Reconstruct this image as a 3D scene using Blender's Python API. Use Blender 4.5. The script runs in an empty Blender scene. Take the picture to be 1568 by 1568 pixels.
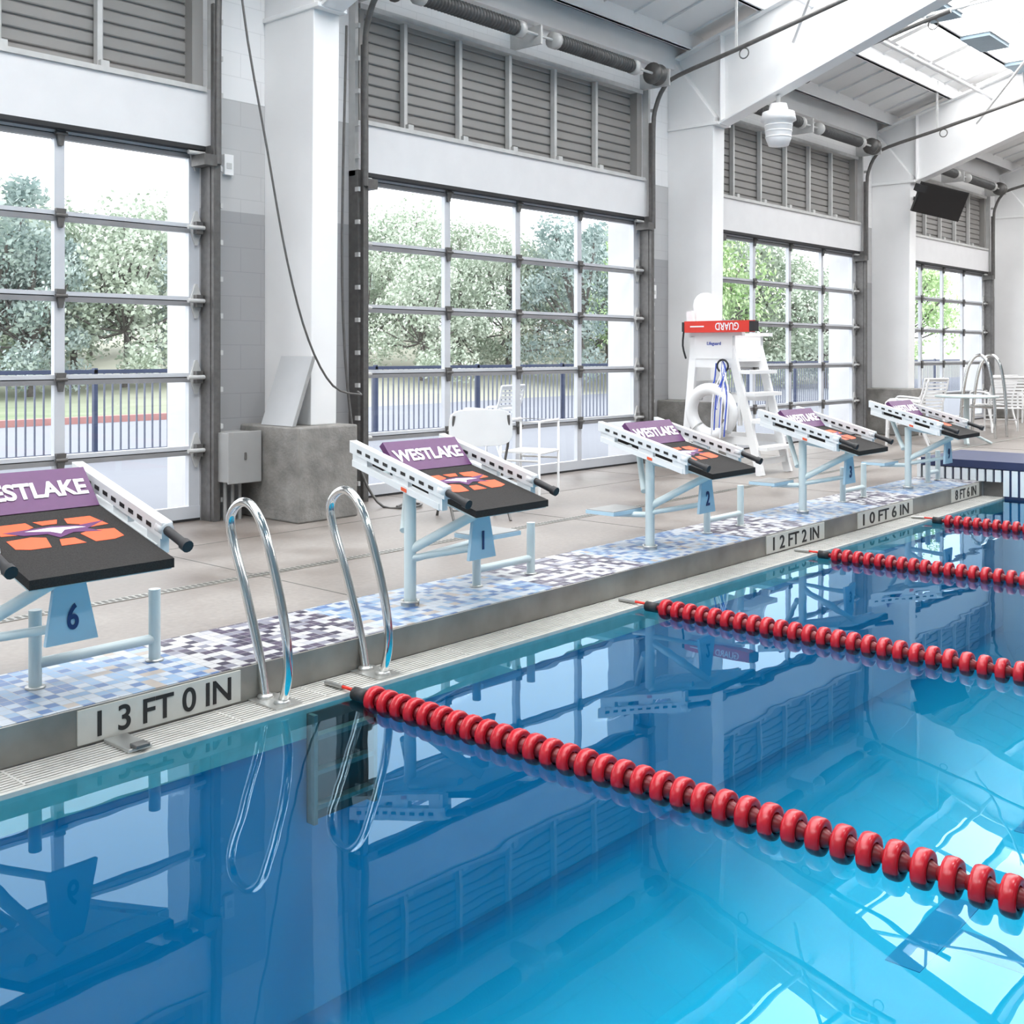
import bpy, math, random
from mathutils import Vector, Matrix
random.seed(7)
scene=bpy.context.scene
try:
    scene.view_settings.view_transform='Standard'
except Exception as e: print(e)

# ------------------------------------------------------------ materials
def newmat(name):
    m=bpy.data.materials.new(name); m.use_nodes=True
    nt=m.node_tree; b=nt.nodes['Principled BSDF']
    return m,nt,b
def mat(name,col,rough=.5,metal=0,noise=0,scale=5,bump=0,bscale=40,emit=0,spec=.5):
    m,nt,b=newmat(name)
    b.inputs['Base Color'].default_value=(*col,1)
    b.inputs['Roughness'].default_value=rough
    b.inputs['Metallic'].default_value=metal
    b.inputs['Specular IOR Level'].default_value=spec
    if emit:
        b.inputs['Emission Color'].default_value=(*col,1)
        b.inputs['Emission Strength'].default_value=emit
    tc=nt.nodes.new('ShaderNodeTexCoord')
    if noise:
        n=nt.nodes.new('ShaderNodeTexNoise'); n.inputs['Scale'].default_value=scale; n.inputs['Detail'].default_value=6
        nt.links.new(tc.outputs['Object'],n.inputs['Vector'])
        r=nt.nodes.new('ShaderNodeValToRGB')
        r.color_ramp.elements[0].position=.3; r.color_ramp.elements[1].position=.7
        r.color_ramp.elements[0].color=(*[c*(1-noise) for c in col],1)
        r.color_ramp.elements[1].color=(*[min(1,c*(1+noise*.5)) for c in col],1)
        nt.links.new(n.outputs['Fac'],r.inputs['Fac']); nt.links.new(r.outputs['Color'],b.inputs['Base Color'])
    if bump:
        n2=nt.nodes.new('ShaderNodeTexNoise'); n2.inputs['Scale'].default_value=bscale
        nt.links.new(tc.outputs['Object'],n2.inputs['Vector'])
        bp=nt.nodes.new('ShaderNodeBump'); bp.inputs['Strength'].default_value=bump; bp.inputs['Distance'].default_value=.01
        nt.links.new(n2.outputs['Fac'],bp.inputs['Height']); nt.links.new(bp.outputs['Normal'],b.inputs['Normal'])
    return m
M={}
M['white']=mat('white_paint',(.82,.82,.82),.45,noise=.04,scale=2)
M['whiteplastic']=mat('white_plastic',(.84,.84,.84),.35,noise=.03)
M['roof']=mat('roof_liner',(.74,.74,.74),.6,noise=.05,scale=1)
M['hdr']=mat('header_panel',(.72,.72,.73),.5,noise=.03)
M['lean']=mat('leaning_board_grey',(.50,.51,.52),.5,noise=.04)
M['louver']=mat('louver_metal',(.27,.26,.25),.55,noise=.06,scale=3)
M['strut']=mat('galvanised_strut',(.55,.55,.54),.4,noise=.1,scale=10)
M['alu']=mat('door_aluminium',(.62,.64,.68),.4,metal=.2,noise=.05)
M['alud']=mat('door_rail_dark',(.30,.30,.31),.4,metal=.3,noise=.1)
M['track']=mat('track_steel',(.14,.135,.13),.45,metal=.4,noise=.2,scale=20)
M['black']=mat('black_rubber',(.02,.02,.022),.6,noise=.2)
M['spring']=mat('spring_steel',(.11,.11,.11),.5,metal=.3,noise=.2)
M['conc']=mat('pier_concrete',(.245,.235,.22),.8,noise=.35,scale=6,bump=.5)
M['elec']=mat('electrical_grey',(.32,.32,.315),.5,noise=.05)
M['steel']=mat('stainless',(.72,.72,.7),.12,metal=1,noise=.03)
M['steelr']=mat('stainless_brushed',(.55,.55,.53),.35,metal=.8,noise=.1)
M['frame']=mat('block_frame',(.58,.67,.68),.35,noise=.04)
M['rail']=mat('block_rail',(.74,.76,.77),.35,noise=.04)
M['frameb']=mat('block_plate',(.42,.60,.72),.4,noise=.04)
M['purple']=mat('purple_pad',(.10,.024,.11),.5,noise=.08,scale=30)
M['grit']=mat('black_grit',(.028,.026,.025),.8,noise=.4,scale=150,bump=.4,bscale=300,spec=.25)
M['orange']=mat('orange_print',(.74,.10,.03),.55,noise=.05)
M['wtext']=mat('white_print',(.85,.85,.88),.5,noise=.02)
M['btext']=mat('black_print',(.015,.015,.015),.5,noise=.02)
M['ntext']=mat('navy_print',(.01,.04,.15),.5,noise=.02)
M['navy']=mat('navy_panel',(.02,.03,.09),.5,noise=.1)
M['red']=mat('lane_red',(.46,.006,.016),.28,noise=.12,scale=8)
M['redd']=mat('lane_red_hub',(.20,.004,.008),.4,noise=.12,scale=8)
M['redg']=mat('guard_red',(.68,.03,.015),.5,noise=.08)
M['grate']=mat('gutter_grate_white',(.48,.47,.44),.5,noise=.12,scale=14)
M['gutter']=mat('gutter_void',(.12,.12,.11),.7,noise=.2)
M['curb']=mat('curb_stainless',(.28,.27,.245),.35,metal=.4,noise=.25,scale=4)
M['marker']=mat('marker_tile',(.60,.59,.54),.4,noise=.05,scale=12)
M['basinf']=mat('basin_floor_cyan',(.001,.37,.55),.6,noise=.10,scale=.7)
M['lane']=mat('lane_line',(.001,.20,.38),.6,noise=.05)
M['bulkw']=mat('bulkhead_white',(.75,.78,.8),.5,noise=.04)
M['bark']=mat('bark',(.16,.145,.135),.9,noise=.3,scale=8)
M['blue']=mat('blue_strap',(.05,.1,.5),.6,noise=.1)
M['fence']=mat('fence_blue_grey',(.06,.08,.15),.5,noise=.1)
M['picket']=mat('fence_picket',(.17,.19,.25),.5,noise=.1)
M['curbred']=mat('fire_lane_red',(.46,.23,.21),.7,noise=.1)
M['panel']=mat('baffle_bluegrey',(.26,.34,.4),.6,noise=.08)
M['screen']=mat('screen_black',(.012,.012,.013),.3,noise=.1)
M['sky']=mat('skylight_polycarbonate',(1,1,1),.4,emit=8.0)
M['fill']=mat('fill_lamp_diffuser',(1,.99,.96),.4,emit=6)  # glowing face of the added fill lamps
m,nt,b=newmat('basin_wall_depth_tint'); M['basinw']=m  # water-depth tint painted into the wall colour, more cyan towards the floor
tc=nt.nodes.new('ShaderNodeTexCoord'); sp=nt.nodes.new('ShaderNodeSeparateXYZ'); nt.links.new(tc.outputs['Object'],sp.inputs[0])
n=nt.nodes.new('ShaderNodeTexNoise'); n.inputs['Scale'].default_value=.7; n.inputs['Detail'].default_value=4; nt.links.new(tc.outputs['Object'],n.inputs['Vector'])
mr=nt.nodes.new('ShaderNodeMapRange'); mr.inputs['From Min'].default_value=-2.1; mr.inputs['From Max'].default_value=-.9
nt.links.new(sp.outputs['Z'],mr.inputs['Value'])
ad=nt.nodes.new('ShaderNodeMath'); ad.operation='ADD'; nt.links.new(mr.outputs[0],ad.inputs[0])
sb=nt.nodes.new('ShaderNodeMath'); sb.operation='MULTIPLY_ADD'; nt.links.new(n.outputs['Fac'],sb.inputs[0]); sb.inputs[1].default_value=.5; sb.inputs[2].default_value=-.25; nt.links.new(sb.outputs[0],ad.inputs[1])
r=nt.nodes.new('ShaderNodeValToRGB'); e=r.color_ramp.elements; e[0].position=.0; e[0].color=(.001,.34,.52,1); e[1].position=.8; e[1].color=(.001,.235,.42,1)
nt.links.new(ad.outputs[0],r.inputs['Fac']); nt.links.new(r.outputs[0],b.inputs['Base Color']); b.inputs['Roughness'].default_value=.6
def leafmat(name,c1,c2):
    m,nt,b=newmat(name)
    tc=nt.nodes.new('ShaderNodeTexCoord'); n=nt.nodes.new('ShaderNodeTexNoise'); n.inputs['Scale'].default_value=1.3; n.inputs['Detail'].default_value=5
    nt.links.new(tc.outputs['Object'],n.inputs['Vector'])
    r=nt.nodes.new('ShaderNodeValToRGB'); r.color_ramp.elements[0].position=.35; r.color_ramp.elements[1].position=.65
    r.color_ramp.elements[0].color=(*c1,1); r.color_ramp.elements[1].color=(*c2,1)
    nt.links.new(n.outputs['Fac'],r.inputs['Fac']); nt.links.new(r.outputs['Color'],b.inputs['Base Color'])
    b.inputs['Roughness'].default_value=.8; b.inputs['Specular IOR Level'].default_value=.2
    return m
M['leafA']=leafmat('leaf_bluegreen',(.34,.43,.42),(.62,.70,.67))
M['leafB']=leafmat('leaf_sage',(.37,.45,.35),(.66,.71,.62))
M['leafC']=leafmat('leaf_bright',(.34,.52,.22),(.60,.72,.45))

m,nt,b=newmat('pool_water'); nt.nodes.remove(b); M['water']=m
out=nt.nodes['Material Output']
tr=nt.nodes.new('ShaderNodeBsdfTransparent'); tr.inputs[0].default_value=(.55,.97,1,1)
gl=nt.nodes.new('ShaderNodeBsdfGlossy'); gl.inputs['Roughness'].default_value=.0; gl.inputs['Color'].default_value=(.60,.84,1,1)
fr=nt.nodes.new('ShaderNodeFresnel'); fr.inputs['IOR'].default_value=1.36
mx=nt.nodes.new('ShaderNodeMixShader'); tc=nt.nodes.new('ShaderNodeTexCoord')
n=nt.nodes.new('ShaderNodeTexNoise'); n.inputs['Scale'].default_value=1.6; n.inputs['Detail'].default_value=2
bp=nt.nodes.new('ShaderNodeBump'); bp.inputs['Strength'].default_value=.05; bp.inputs['Distance'].default_value=.03
nt.links.new(tc.outputs['Object'],n.inputs['Vector']); nt.links.new(n.outputs['Fac'],bp.inputs['Height'])
nt.links.new(bp.outputs['Normal'],gl.inputs['Normal']); nt.links.new(bp.outputs['Normal'],fr.inputs['Normal'])
nt.links.new(fr.outputs[0],mx.inputs[0]); nt.links.new(tr.outputs[0],mx.inputs[1]); nt.links.new(gl.outputs[0],mx.inputs[2]); nt.links.new(mx.outputs[0],out.inputs['Surface'])
m,nt,b=newmat('door_glass'); nt.nodes.remove(b); M['glass']=m
out=nt.nodes['Material Output']
tr=nt.nodes.new('ShaderNodeBsdfTransparent'); tr.inputs[0].default_value=(.96,.98,1,1)
gl=nt.nodes.new('ShaderNodeBsdfGlossy'); gl.inputs['Roughness'].default_value=.02
mx=nt.nodes.new('ShaderNodeMixShader'); mx.inputs[0].default_value=.04
nt.links.new(tr.outputs[0],mx.inputs[1]); nt.links.new(gl.outputs[0],mx.inputs[2]); nt.links.new(mx.outputs[0],out.inputs['Surface'])

def math_node(nt,op,a,bv=None,c=None):
    n=nt.nodes.new('ShaderNodeMath'); n.operation=op
    for i,v in enumerate((a,bv,c)):
        if v is None: continue
        if isinstance(v,(int,float)): n.inputs[i].default_value=v
        else: nt.links.new(v,n.inputs[i])
    return n.outputs[0]
m,nt,b=newmat('cmu_painted'); M['cmu']=m
tc=nt.nodes.new('ShaderNodeTexCoord'); sp=nt.nodes.new('ShaderNodeSeparateXYZ'); nt.links.new(tc.outputs['Object'],sp.inputs[0])
cb=nt.nodes.new('ShaderNodeCombineXYZ'); nt.links.new(sp.outputs['X'],cb.inputs['X']); nt.links.new(sp.outputs['Z'],cb.inputs['Y'])
br=nt.nodes.new('ShaderNodeTexBrick'); br.inputs['Scale'].default_value=1; br.inputs['Brick Width'].default_value=.41; br.inputs['Row Height'].default_value=.205; br.inputs['Mortar Size'].default_value=.004; br.inputs['Mortar Smooth'].default_value=.3
nt.links.new(cb.outputs[0],br.inputs['Vector'])
r=nt.nodes.new('ShaderNodeValToRGB'); r.color_ramp.interpolation='CONSTANT'
e=r.color_ramp.elements; e[0].position=0; e[0].color=(.33,.33,.335,1); e[1].position=2.55/6; e[1].color=(.50,.50,.50,1)
q=e.new(3.48/6); q.color=(.8,.8,.8,1)
nt.links.new(math_node(nt,'DIVIDE',sp.outputs['Z'],6.0),r.inputs['Fac'])
mxc=nt.nodes.new('ShaderNodeMixRGB'); mxc.blend_type='MULTIPLY'; mxc.inputs[2].default_value=(.88,.88,.88,1)
nt.links.new(br.outputs['Fac'],mxc.inputs[0]); nt.links.new(r.outputs['Color'],mxc.inputs[1]); nt.links.new(mxc.outputs[0],b.inputs['Base Color'])
b.inputs['Roughness'].default_value=.5
bp=nt.nodes.new('ShaderNodeBump'); bp.inputs['Strength'].default_value=.25; bp.inputs['Distance'].default_value=.008; bp.invert=True
nt.links.new(br.outputs['Fac'],bp.inputs['Height']); nt.links.new(bp.outputs['Normal'],b.inputs['Normal'])
m,nt,b=newmat('deck_concrete'); M['deck']=m
tc=nt.nodes.new('ShaderNodeTexCoord'); 
n1=nt.nodes.new('ShaderNodeTexNoise'); n1.inputs['Scale'].default_value=.9; n1.inputs['Detail'].default_value=8; n1.inputs['Roughness'].default_value=.6
n2=nt.nodes.new('ShaderNodeTexNoise'); n2.inputs['Scale'].default_value=30; n2.inputs['Detail'].default_value=4
for q in (n1,n2): nt.links.new(tc.outputs['Object'],q.inputs['Vector'])
r=nt.nodes.new('ShaderNodeValToRGB'); e=r.color_ramp.elements; e[0].position=.32; e[0].color=(.150,.122,.105,1); e[1].position=.62; e[1].color=(.30,.275,.255,1)
nt.links.new(n1.outputs['Fac'],r.inputs['Fac'])
mxc=nt.nodes.new('ShaderNodeMixRGB'); mxc.blend_type='MULTIPLY'; mxc.inputs[0].default_value=.35
r2=nt.nodes.new('ShaderNodeValToRGB'); r2.color_ramp.elements[0].position=.3; r2.color_ramp.elements[0].color=(.6,.6,.6,1); r2.color_ramp.elements[1].position=.7
nt.links.new(n2.outputs['Fac'],r2.inputs['Fac']); nt.links.new(r.outputs['Color'],mxc.inputs[1]); nt.links.new(r2.outputs['Color'],mxc.inputs[2]); nt.links.new(mxc.outputs[0],b.inputs['Base Color'])
rr=nt.nodes.new('ShaderNodeMapRange'); rr.inputs['From Min'].default_value=.35; rr.inputs['From Max'].default_value=.65; rr.inputs['To Min'].default_value=.3; rr.inputs['To Max'].default_value=.6
nt.links.new(n1.outputs['Fac'],rr.inputs['Value']); nt.links.new(rr.outputs[0],b.inputs['Roughness']); b.inputs['Specular IOR Level'].default_value=.3
m,nt,b=newmat('mosaic_tile'); M['mosaic']=m
tc=nt.nodes.new('ShaderNodeTexCoord'); sp=nt.nodes.new('ShaderNodeSeparateXYZ'); nt.links.new(tc.outputs['Object'],sp.inputs[0])
S=.052
ux=math_node(nt,'DIVIDE',sp.outputs['X'],S); uy=math_node(nt,'DIVIDE',sp.outputs['Y'],S)
fx=math_node(nt,'FLOOR',ux); fy=math_node(nt,'FLOOR',uy)
cb=nt.nodes.new('ShaderNodeCombineXYZ'); nt.links.new(fx,cb.inputs[0]); nt.links.new(fy,cb.inputs[1])
wn=nt.nodes.new('ShaderNodeTexWhiteNoise'); wn.noise_dimensions='2D'; nt.links.new(cb.outputs[0],wn.inputs['Vector'])
def ramp(nt,cols):
    r=nt.nodes.new('ShaderNodeValToRGB'); r.color_ramp.interpolation='CONSTANT'; e=r.color_ramp.elements
    e[0].position=0; e[0].color=(*cols[0][1],1); e[1].position=cols[1][0]; e[1].color=(*cols[1][1],1)
    for p,c in cols[2:]:
        q=e.new(p); q.color=(*c,1)
    return r
ra=ramp(nt,[(0,(.44,.48,.53)),(.32,(.20,.32,.48)),(.58,(.08,.16,.34)),(.80,(.33,.41,.51)),(.93,(.40,.34,.29))])
rb=ramp(nt,[(0,(.50,.50,.50)),(.36,(.075,.058,.10)),(.58,(.042,.035,.065)),(.74,(.22,.22,.27)),(.9,(.42,.42,.45))])
for q in (ra,rb): nt.links.new(wn.outputs['Value'],q.inputs['Fac'])
ph=math_node(nt,'DIVIDE',math_node(nt,'SUBTRACT',sp.outputs['X'],2.75),2.29)
frc=math_node(nt,'FRACT',ph); alt=math_node(nt,'LESS_THAN',frc,.42)
mxc=nt.nodes.new('ShaderNodeMixRGB'); nt.links.new(alt,mxc.inputs[0]); nt.links.new(ra.outputs[0],mxc.inputs[1]); nt.links.new(rb.outputs[0],mxc.inputs[2])
gx=math_node(nt,'LESS_THAN',math_node(nt,'FRACT',ux),.07); gy=math_node(nt,'LESS_THAN',math_node(nt,'FRACT',uy),.07)
g=math_node(nt,'MAXIMUM',gx,gy)
mg=nt.nodes.new('ShaderNodeMixRGB'); nt.links.new(g,mg.inputs[0]); nt.links.new(mxc.outputs[0],mg.inputs[1]); mg.inputs[2].default_value=(.33,.33,.33,1)
nt.links.new(mg.outputs[0],b.inputs['Base Color']); b.inputs['Roughness'].default_value=.4; b.inputs['Specular IOR Level'].default_value=.35
m,nt,b=newmat('outdoor_ground'); M['ground']=m
tc=nt.nodes.new('ShaderNodeTexCoord'); sp=nt.nodes.new('ShaderNodeSeparateXYZ'); nt.links.new(tc.outputs['Object'],sp.inputs[0])
n1=nt.nodes.new('ShaderNodeTexNoise'); n1.inputs['Scale'].default_value=.8; n1.inputs['Detail'].default_value=8; nt.links.new(tc.outputs['Object'],n1.inputs['Vector'])
r=nt.nodes.new('ShaderNodeValToRGB'); e=r.color_ramp.elements; e[0].position=.3; e[0].color=(.14,.21,.10,1); e[1].position=.7; e[1].color=(.25,.29,.18,1)
nt.links.new(n1.outputs['Fac'],r.inputs['Fac'])
dry=nt.nodes.new('ShaderNodeMapRange'); dry.inputs['From Min'].default_value=10; dry.inputs['From Max'].default_value=20; nt.links.new(sp.outputs['X'],dry.inputs['Value'])
mdy=nt.nodes.new('ShaderNodeMixRGB'); nt.links.new(dry.outputs[0],mdy.inputs[0]); nt.links.new(r.outputs[0],mdy.inputs[1]); mdy.inputs[2].default_value=(.36,.36,.29,1)
f1=math_node(nt,'GREATER_THAN',sp.outputs['Y'],21.5)
mxc=nt.nodes.new('ShaderNodeMixRGB'); nt.links.new(f1,mxc.inputs[0]); mxc.inputs[1].default_value=(.245,.258,.29,1); nt.links.new(mdy.outputs[0],mxc.inputs[2])
nt.links.new(mxc.outputs[0],b.inputs['Base Color']); b.inputs['Roughness'].default_value=.9

# ------------------------------------------------------------ builder
class B:
    def __init__(s): s.v=[];s.f=[];s.m=[];s.s=[];s.mats=[]
    def mi(s,k):
        if k not in s.mats: s.mats.append(k)
        return s.mats.index(k)
    def add(s,vs,fs,k,smooth=False,mx=None):
        o=len(s.v); i=s.mi(k)
        for v in vs: s.v.append(tuple(mx@Vector(v)) if mx else tuple(v))
        for f in fs: s.f.append([o+a for a in f]); s.m.append(i); s.s.append(smooth)
    def box(s,x0,x1,y0,y1,z0,z1,k,mx=None):
        vs=[(x0,y0,z0),(x1,y0,z0),(x1,y1,z0),(x0,y1,z0),(x0,y0,z1),(x1,y0,z1),(x1,y1,z1),(x0,y1,z1)]
        s.add(vs,[(0,3,2,1),(4,5,6,7),(0,1,5,4),(1,2,6,5),(2,3,7,6),(3,0,4,7)],k,mx=mx)
    def beam(s,p0,p1,w,h,k,up=(0,0,1)):
        p0=Vector(p0);p1=Vector(p1);d=(p1-p0);L=d.length;d.normalize()
        sx=d.cross(Vector(up)); 
        if sx.length<1e-4: sx=d.cross(Vector((1,0,0)))
        sx.normalize(); u=sx.cross(d)
        mx=Matrix((( d.x,sx.x,u.x,p0.x),(d.y,sx.y,u.y,p0.y),(d.z,sx.z,u.z,p0.z),(0,0,0,1)))
        s.box(0,L,-w/2,w/2,-h/2,h/2,k,mx)
    def tube(s,pts,r,k,n=10,cap=True,sub=0):
        P=[Vector(p) for p in pts]
        if sub:
            Q=[]
            for i in range(len(P)-1):
                a=P[max(i-1,0)];b_=P[i];c=P[i+1];d=P[min(i+2,len(P)-1)]
                for j in range(sub):
                    t=j/sub
                    Q.append(.5*((2*b_)+(c-a)*t+(2*a-5*b_+4*c-d)*t*t+(3*b_-a-3*c+d)*t**3))
            Q.append(P[-1]); P=Q
        vs=[];fs=[]
        prev=None
        for i,p in enumerate(P):
            d=(P[min(i+1,len(P)-1)]-P[max(i-1,0)]).normalized()
            if prev is None:
                ref=Vector((0,0,1)) if abs(d.z)<.9 else Vector((1,0,0))
                a=d.cross(ref).normalized()
            else:
                a=(prev-d*prev.dot(d)).normalized()
            prev=a; c=d.cross(a)
            for j in range(n):
                t=2*math.pi*j/n
                vs.append(p+r*(math.cos(t)*a+math.sin(t)*c))
        for i in range(len(P)-1):
            for j in range(n):
                fs.append((i*n+j,i*n+(j+1)%n,(i+1)*n+(j+1)%n,(i+1)*n+j))
        s.add(vs,fs,k,True)
        if cap:
            s.add(vs[:n],[tuple(range(n))[::-1]],k); s.add(vs[-n:],[tuple(range(n))],k)
    def lathe(s,prof,origin,axis,k,n=20):
        d=Vector(axis).normalized(); ref=Vector((0,0,1)) if abs(d.z)<.9 else Vector((1,0,0))
        a=d.cross(ref).normalized(); c=d.cross(a); o=Vector(origin); vs=[];fs=[]
        for t,r in prof:
            for j in range(n):
                th=2*math.pi*j/n
                vs.append(o+d*t+r*(math.cos(th)*a+math.sin(th)*c))
        for i in range(len(prof)-1):
            for j in range(n): fs.append((i*n+j,i*n+(j+1)%n,(i+1)*n+(j+1)%n,(i+1)*n+j))
        s.add(vs,fs,k,True)
    def torus(s,c,axis,R,r,k,n=28,mseg=10,k2=None):
        d=Vector(axis).normalized(); ref=Vector((0,0,1)) if abs(d.z)<.9 else Vector((1,0,0))
        a=d.cross(ref).normalized(); e=d.cross(a); c=Vector(c); vs=[];fs=[]
        for i in range(n):
            th=2*math.pi*i/n; rd=math.cos(th)*a+math.sin(th)*e
            for j in range(mseg):
                ph=2*math.pi*j/mseg
                vs.append(c+rd*(R+r*math.cos(ph))+d*r*math.sin(ph))
        for i in range(n):
            for j in range(mseg):
                fs.append((i*mseg+j,((i+1)%n)*mseg+j,((i+1)%n)*mseg+(j+1)%mseg,i*mseg+(j+1)%mseg))
        s.add(vs,fs,k,True)
    def prism(s,poly,d,k):
        n=len(poly); d=Vector(d); P=[Vector(p) for p in poly]; vs=P+[p+d for p in P]
        fs=[tuple(range(n))[::-1],tuple(range(n,2*n))]+[(i,(i+1)%n,n+(i+1)%n,n+i) for i in range(n)]
        s.add(vs,fs,k)
    def text(s,txt,size,origin,xd,yd,k,width=None,ext=.0015,bold=.012):
        cu=bpy.data.curves.new('t','FONT'); cu.body=txt; cu.size=size; cu.align_x='CENTER'; cu.align_y='CENTER'; cu.extrude=ext; cu.offset=size*bold
        ob=bpy.data.objects.new('t',cu); scene.collection.objects.link(ob)
        bpy.context.view_layer.update()
        me=bpy.data.meshes.new_from_object(ob)
        xs=[v.co.x for v in me.vertices]; ys=[v.co.y for v in me.vertices]
        sc=(width/(max(xs)-min(xs))) if width else 1
        cx=(max(xs)+min(xs))/2; cy=(max(ys)+min(ys))/2; sy=size/(max(ys)-min(ys))
        xd=Vector(xd).normalized(); yd=Vector(yd).normalized(); nd=xd.cross(yd); o=Vector(origin)
        vs=[o+xd*(v.co.x-cx)*sc+yd*(v.co.y-cy)*sy+nd*v.co.z for v in me.vertices]
        s.add(vs,[tuple(p.vertices) for p in me.polygons],k)
        bpy.data.objects.remove(ob); bpy.data.curves.remove(cu); bpy.data.meshes.remove(me)
    def build(s,name,bevel=0,parent=None):
        me=bpy.data.meshes.new(name); me.from_pydata(s.v,[],s.f)
        for k in s.mats: me.materials.append(M[k])
        me.polygons.foreach_set('material_index',s.m); me.polygons.foreach_set('use_smooth',s.s); me.update()
        ob=bpy.data.objects.new(name,me); scene.collection.objects.link(ob)
        if bevel:
            md=ob.modifiers.new('bevel','BEVEL'); md.width=bevel; md.segments=2; md.limit_method='ANGLE'; md.angle_limit=math.radians(40)
        if parent: ob.parent=parent
        return ob
def empty(name,loc=(0,0,0)):
    e=bpy.data.objects.new(name,None); scene.collection.objects.link(e); e.location=loc; e.empty_display_size=.1; return e

# ------------------------------------------------------------ shell
WY=7.93; WO=8.40
DL=lambda k: 6.82+6.25*(k-2); DR=lambda k: 11.40+6.25*(k-2)
CX=lambda k: 5.78+6.25*(k-1)
KS=[0,1,2,3,4,5]
X0=-9.0; X1=37.0; XE=12.2
def roofz(y): return 5.30+.30*(WY-y) if y>-3 else 5.30+.30*(WY+3)-.30*(-3-y)
b=B()
xs=[X0]+sum([[DL(k),DR(k)] for k in KS],[])+[X1]
for i in range(0,len(xs),2): b.box(xs[i],xs[i+1],WY,WO,0,5.30,'cmu')
for k in KS: b.box(DL(k),DR(k),WY,WO,4.62,5.30,'cmu')
b.build('wall_north')
b=B(); b.box(X1,X1+.3,-14.3,WO,0,8.6,'cmu'); b.build('wall_east')
b=B(); b.box(X0-.5,X0-.2,-14.3,WO,0,8.6,'cmu'); b.build('wall_west')
b=B(); b.box(X0-.2,X1,-14.5,-14.2,0,5.28,'white'); b.build('wall_south')
b=B(); b.box(X0-.2,X1,4.75,WO,-.25,0,'deck'); b.box(XE+.1,X1,-14.2,4.75,-.25,0,'deck'); b.build('floor')
b=B(); b.box(X0,XE+.1,4.09,4.75,-.25,.002,'mosaic'); b.build('floor_mosaic_border')
b=B()
b.box(X0,X1,5.66,5.74,-.01,.004,'curb')
for i in range(620):
    x=X0+.05+i*.04; b.box(x,x+.018,5.675,5.725,.004,.0055,'gutter')
b.build('trim_deck_drain')
b=B()
for x in [1.0,4.1,7.2,10.3,13.4,16.5]: b.box(x,x+.008,4.76,WY,.0,.0015,'gutter')
b.box(X0,X1,6.9,6.908,0,.0015,'gutter')
b.build('trim_deck_joint')
b=B(); b.box(X0,XE,4.075,4.09,-.15,-.0,'curb')
for (a,c) in [(2.1,2.84),(7.5,8.46),(9.1,10.3),(11.3,12.1)]: b.box(a,c,4.068,4.076,-.14,-.006,'marker')
for t,a,c in [('1 3 FT 0 IN',2.18,2.79),('1 2 FT 2 IN',7.6,8.36),('1 0 FT 6 IN',9.2,10.2),('8 FT 6 IN',11.4,12.0)]:
    b.text(t,.1,((a+c)/2,4.066,-.073),(1,0,0),(0,0,1),'btext',width=c-a,bold=.012)
b.build('trim_pool_curb')
b=B(); b.box(X0,XE,3.862,4.075,-.295,-.165,'gutter')
for i in range(9):
    y=3.865+i*.0235; b.box(X0,XE,y,y+.016,-.165,-.150,'grate')
x=X0
while x<XE: b.box(x,x+.01,3.865,4.07,-.164,-.149,'grate'); x+=.45
b.box(X0,XE,3.842,3.865,-.295,-.152,'grate')
b.build('pool_gutter_grate')
b=B(); PD=-2.1
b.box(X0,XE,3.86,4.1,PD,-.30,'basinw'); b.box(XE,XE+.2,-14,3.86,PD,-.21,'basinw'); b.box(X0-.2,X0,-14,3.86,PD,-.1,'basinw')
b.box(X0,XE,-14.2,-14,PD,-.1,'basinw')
b.box(X0,XE,-14,3.86,PD-.1,PD,'basinf')
cv=[(3.86,-1.5)]+[(3.86-.6+.6*math.cos(t),-1.5-.6*math.sin(t)) for t in [math.pi/2*i/8 for i in range(9)]]
vs=[];fs=[]
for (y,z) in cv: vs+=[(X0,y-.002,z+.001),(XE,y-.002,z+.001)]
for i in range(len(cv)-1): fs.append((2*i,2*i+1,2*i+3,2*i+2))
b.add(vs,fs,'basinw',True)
for i in range(-5,5):
    xc=4.39+2.285*i
    if X0<xc<12.0: b.box(xc-.13,xc+.13,-12,2.6,PD,PD+.004,'lane'); b.box(xc-.5,xc+.5,2.4,2.6,PD,PD+.0045,'lane')
b.build('pool_basin')
b=B(); b.add([(X0,-14,-.17),(XE,-14,-.17),(XE,3.842,-.17),(X0,3.842,-.17)],[(0,1,2,3)],'water'); b.build('pool_water_surface')
b=B(); b.box(XE-.02,XE+1.2,-14,4.72,.14,.22,'navy'); b.box(XE+.02,XE+1.18,-14,4.7,.002,.14,'navy'); b.box(XE-.005,XE+.015,-14,3.84,-.2,.14,'navy')
y=4.70
while y>-4: b.box(XE-.02,XE+(-.005 if y<3.9 else .02),y-.06,y,-.14 if y<3.9 else .004,.13,'bulkw'); y-=.085
b.box(XE-.03,XE+1.2,4.72,4.76,.002,.2,'bulkw')
b.build('pool_bulkhead')
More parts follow.
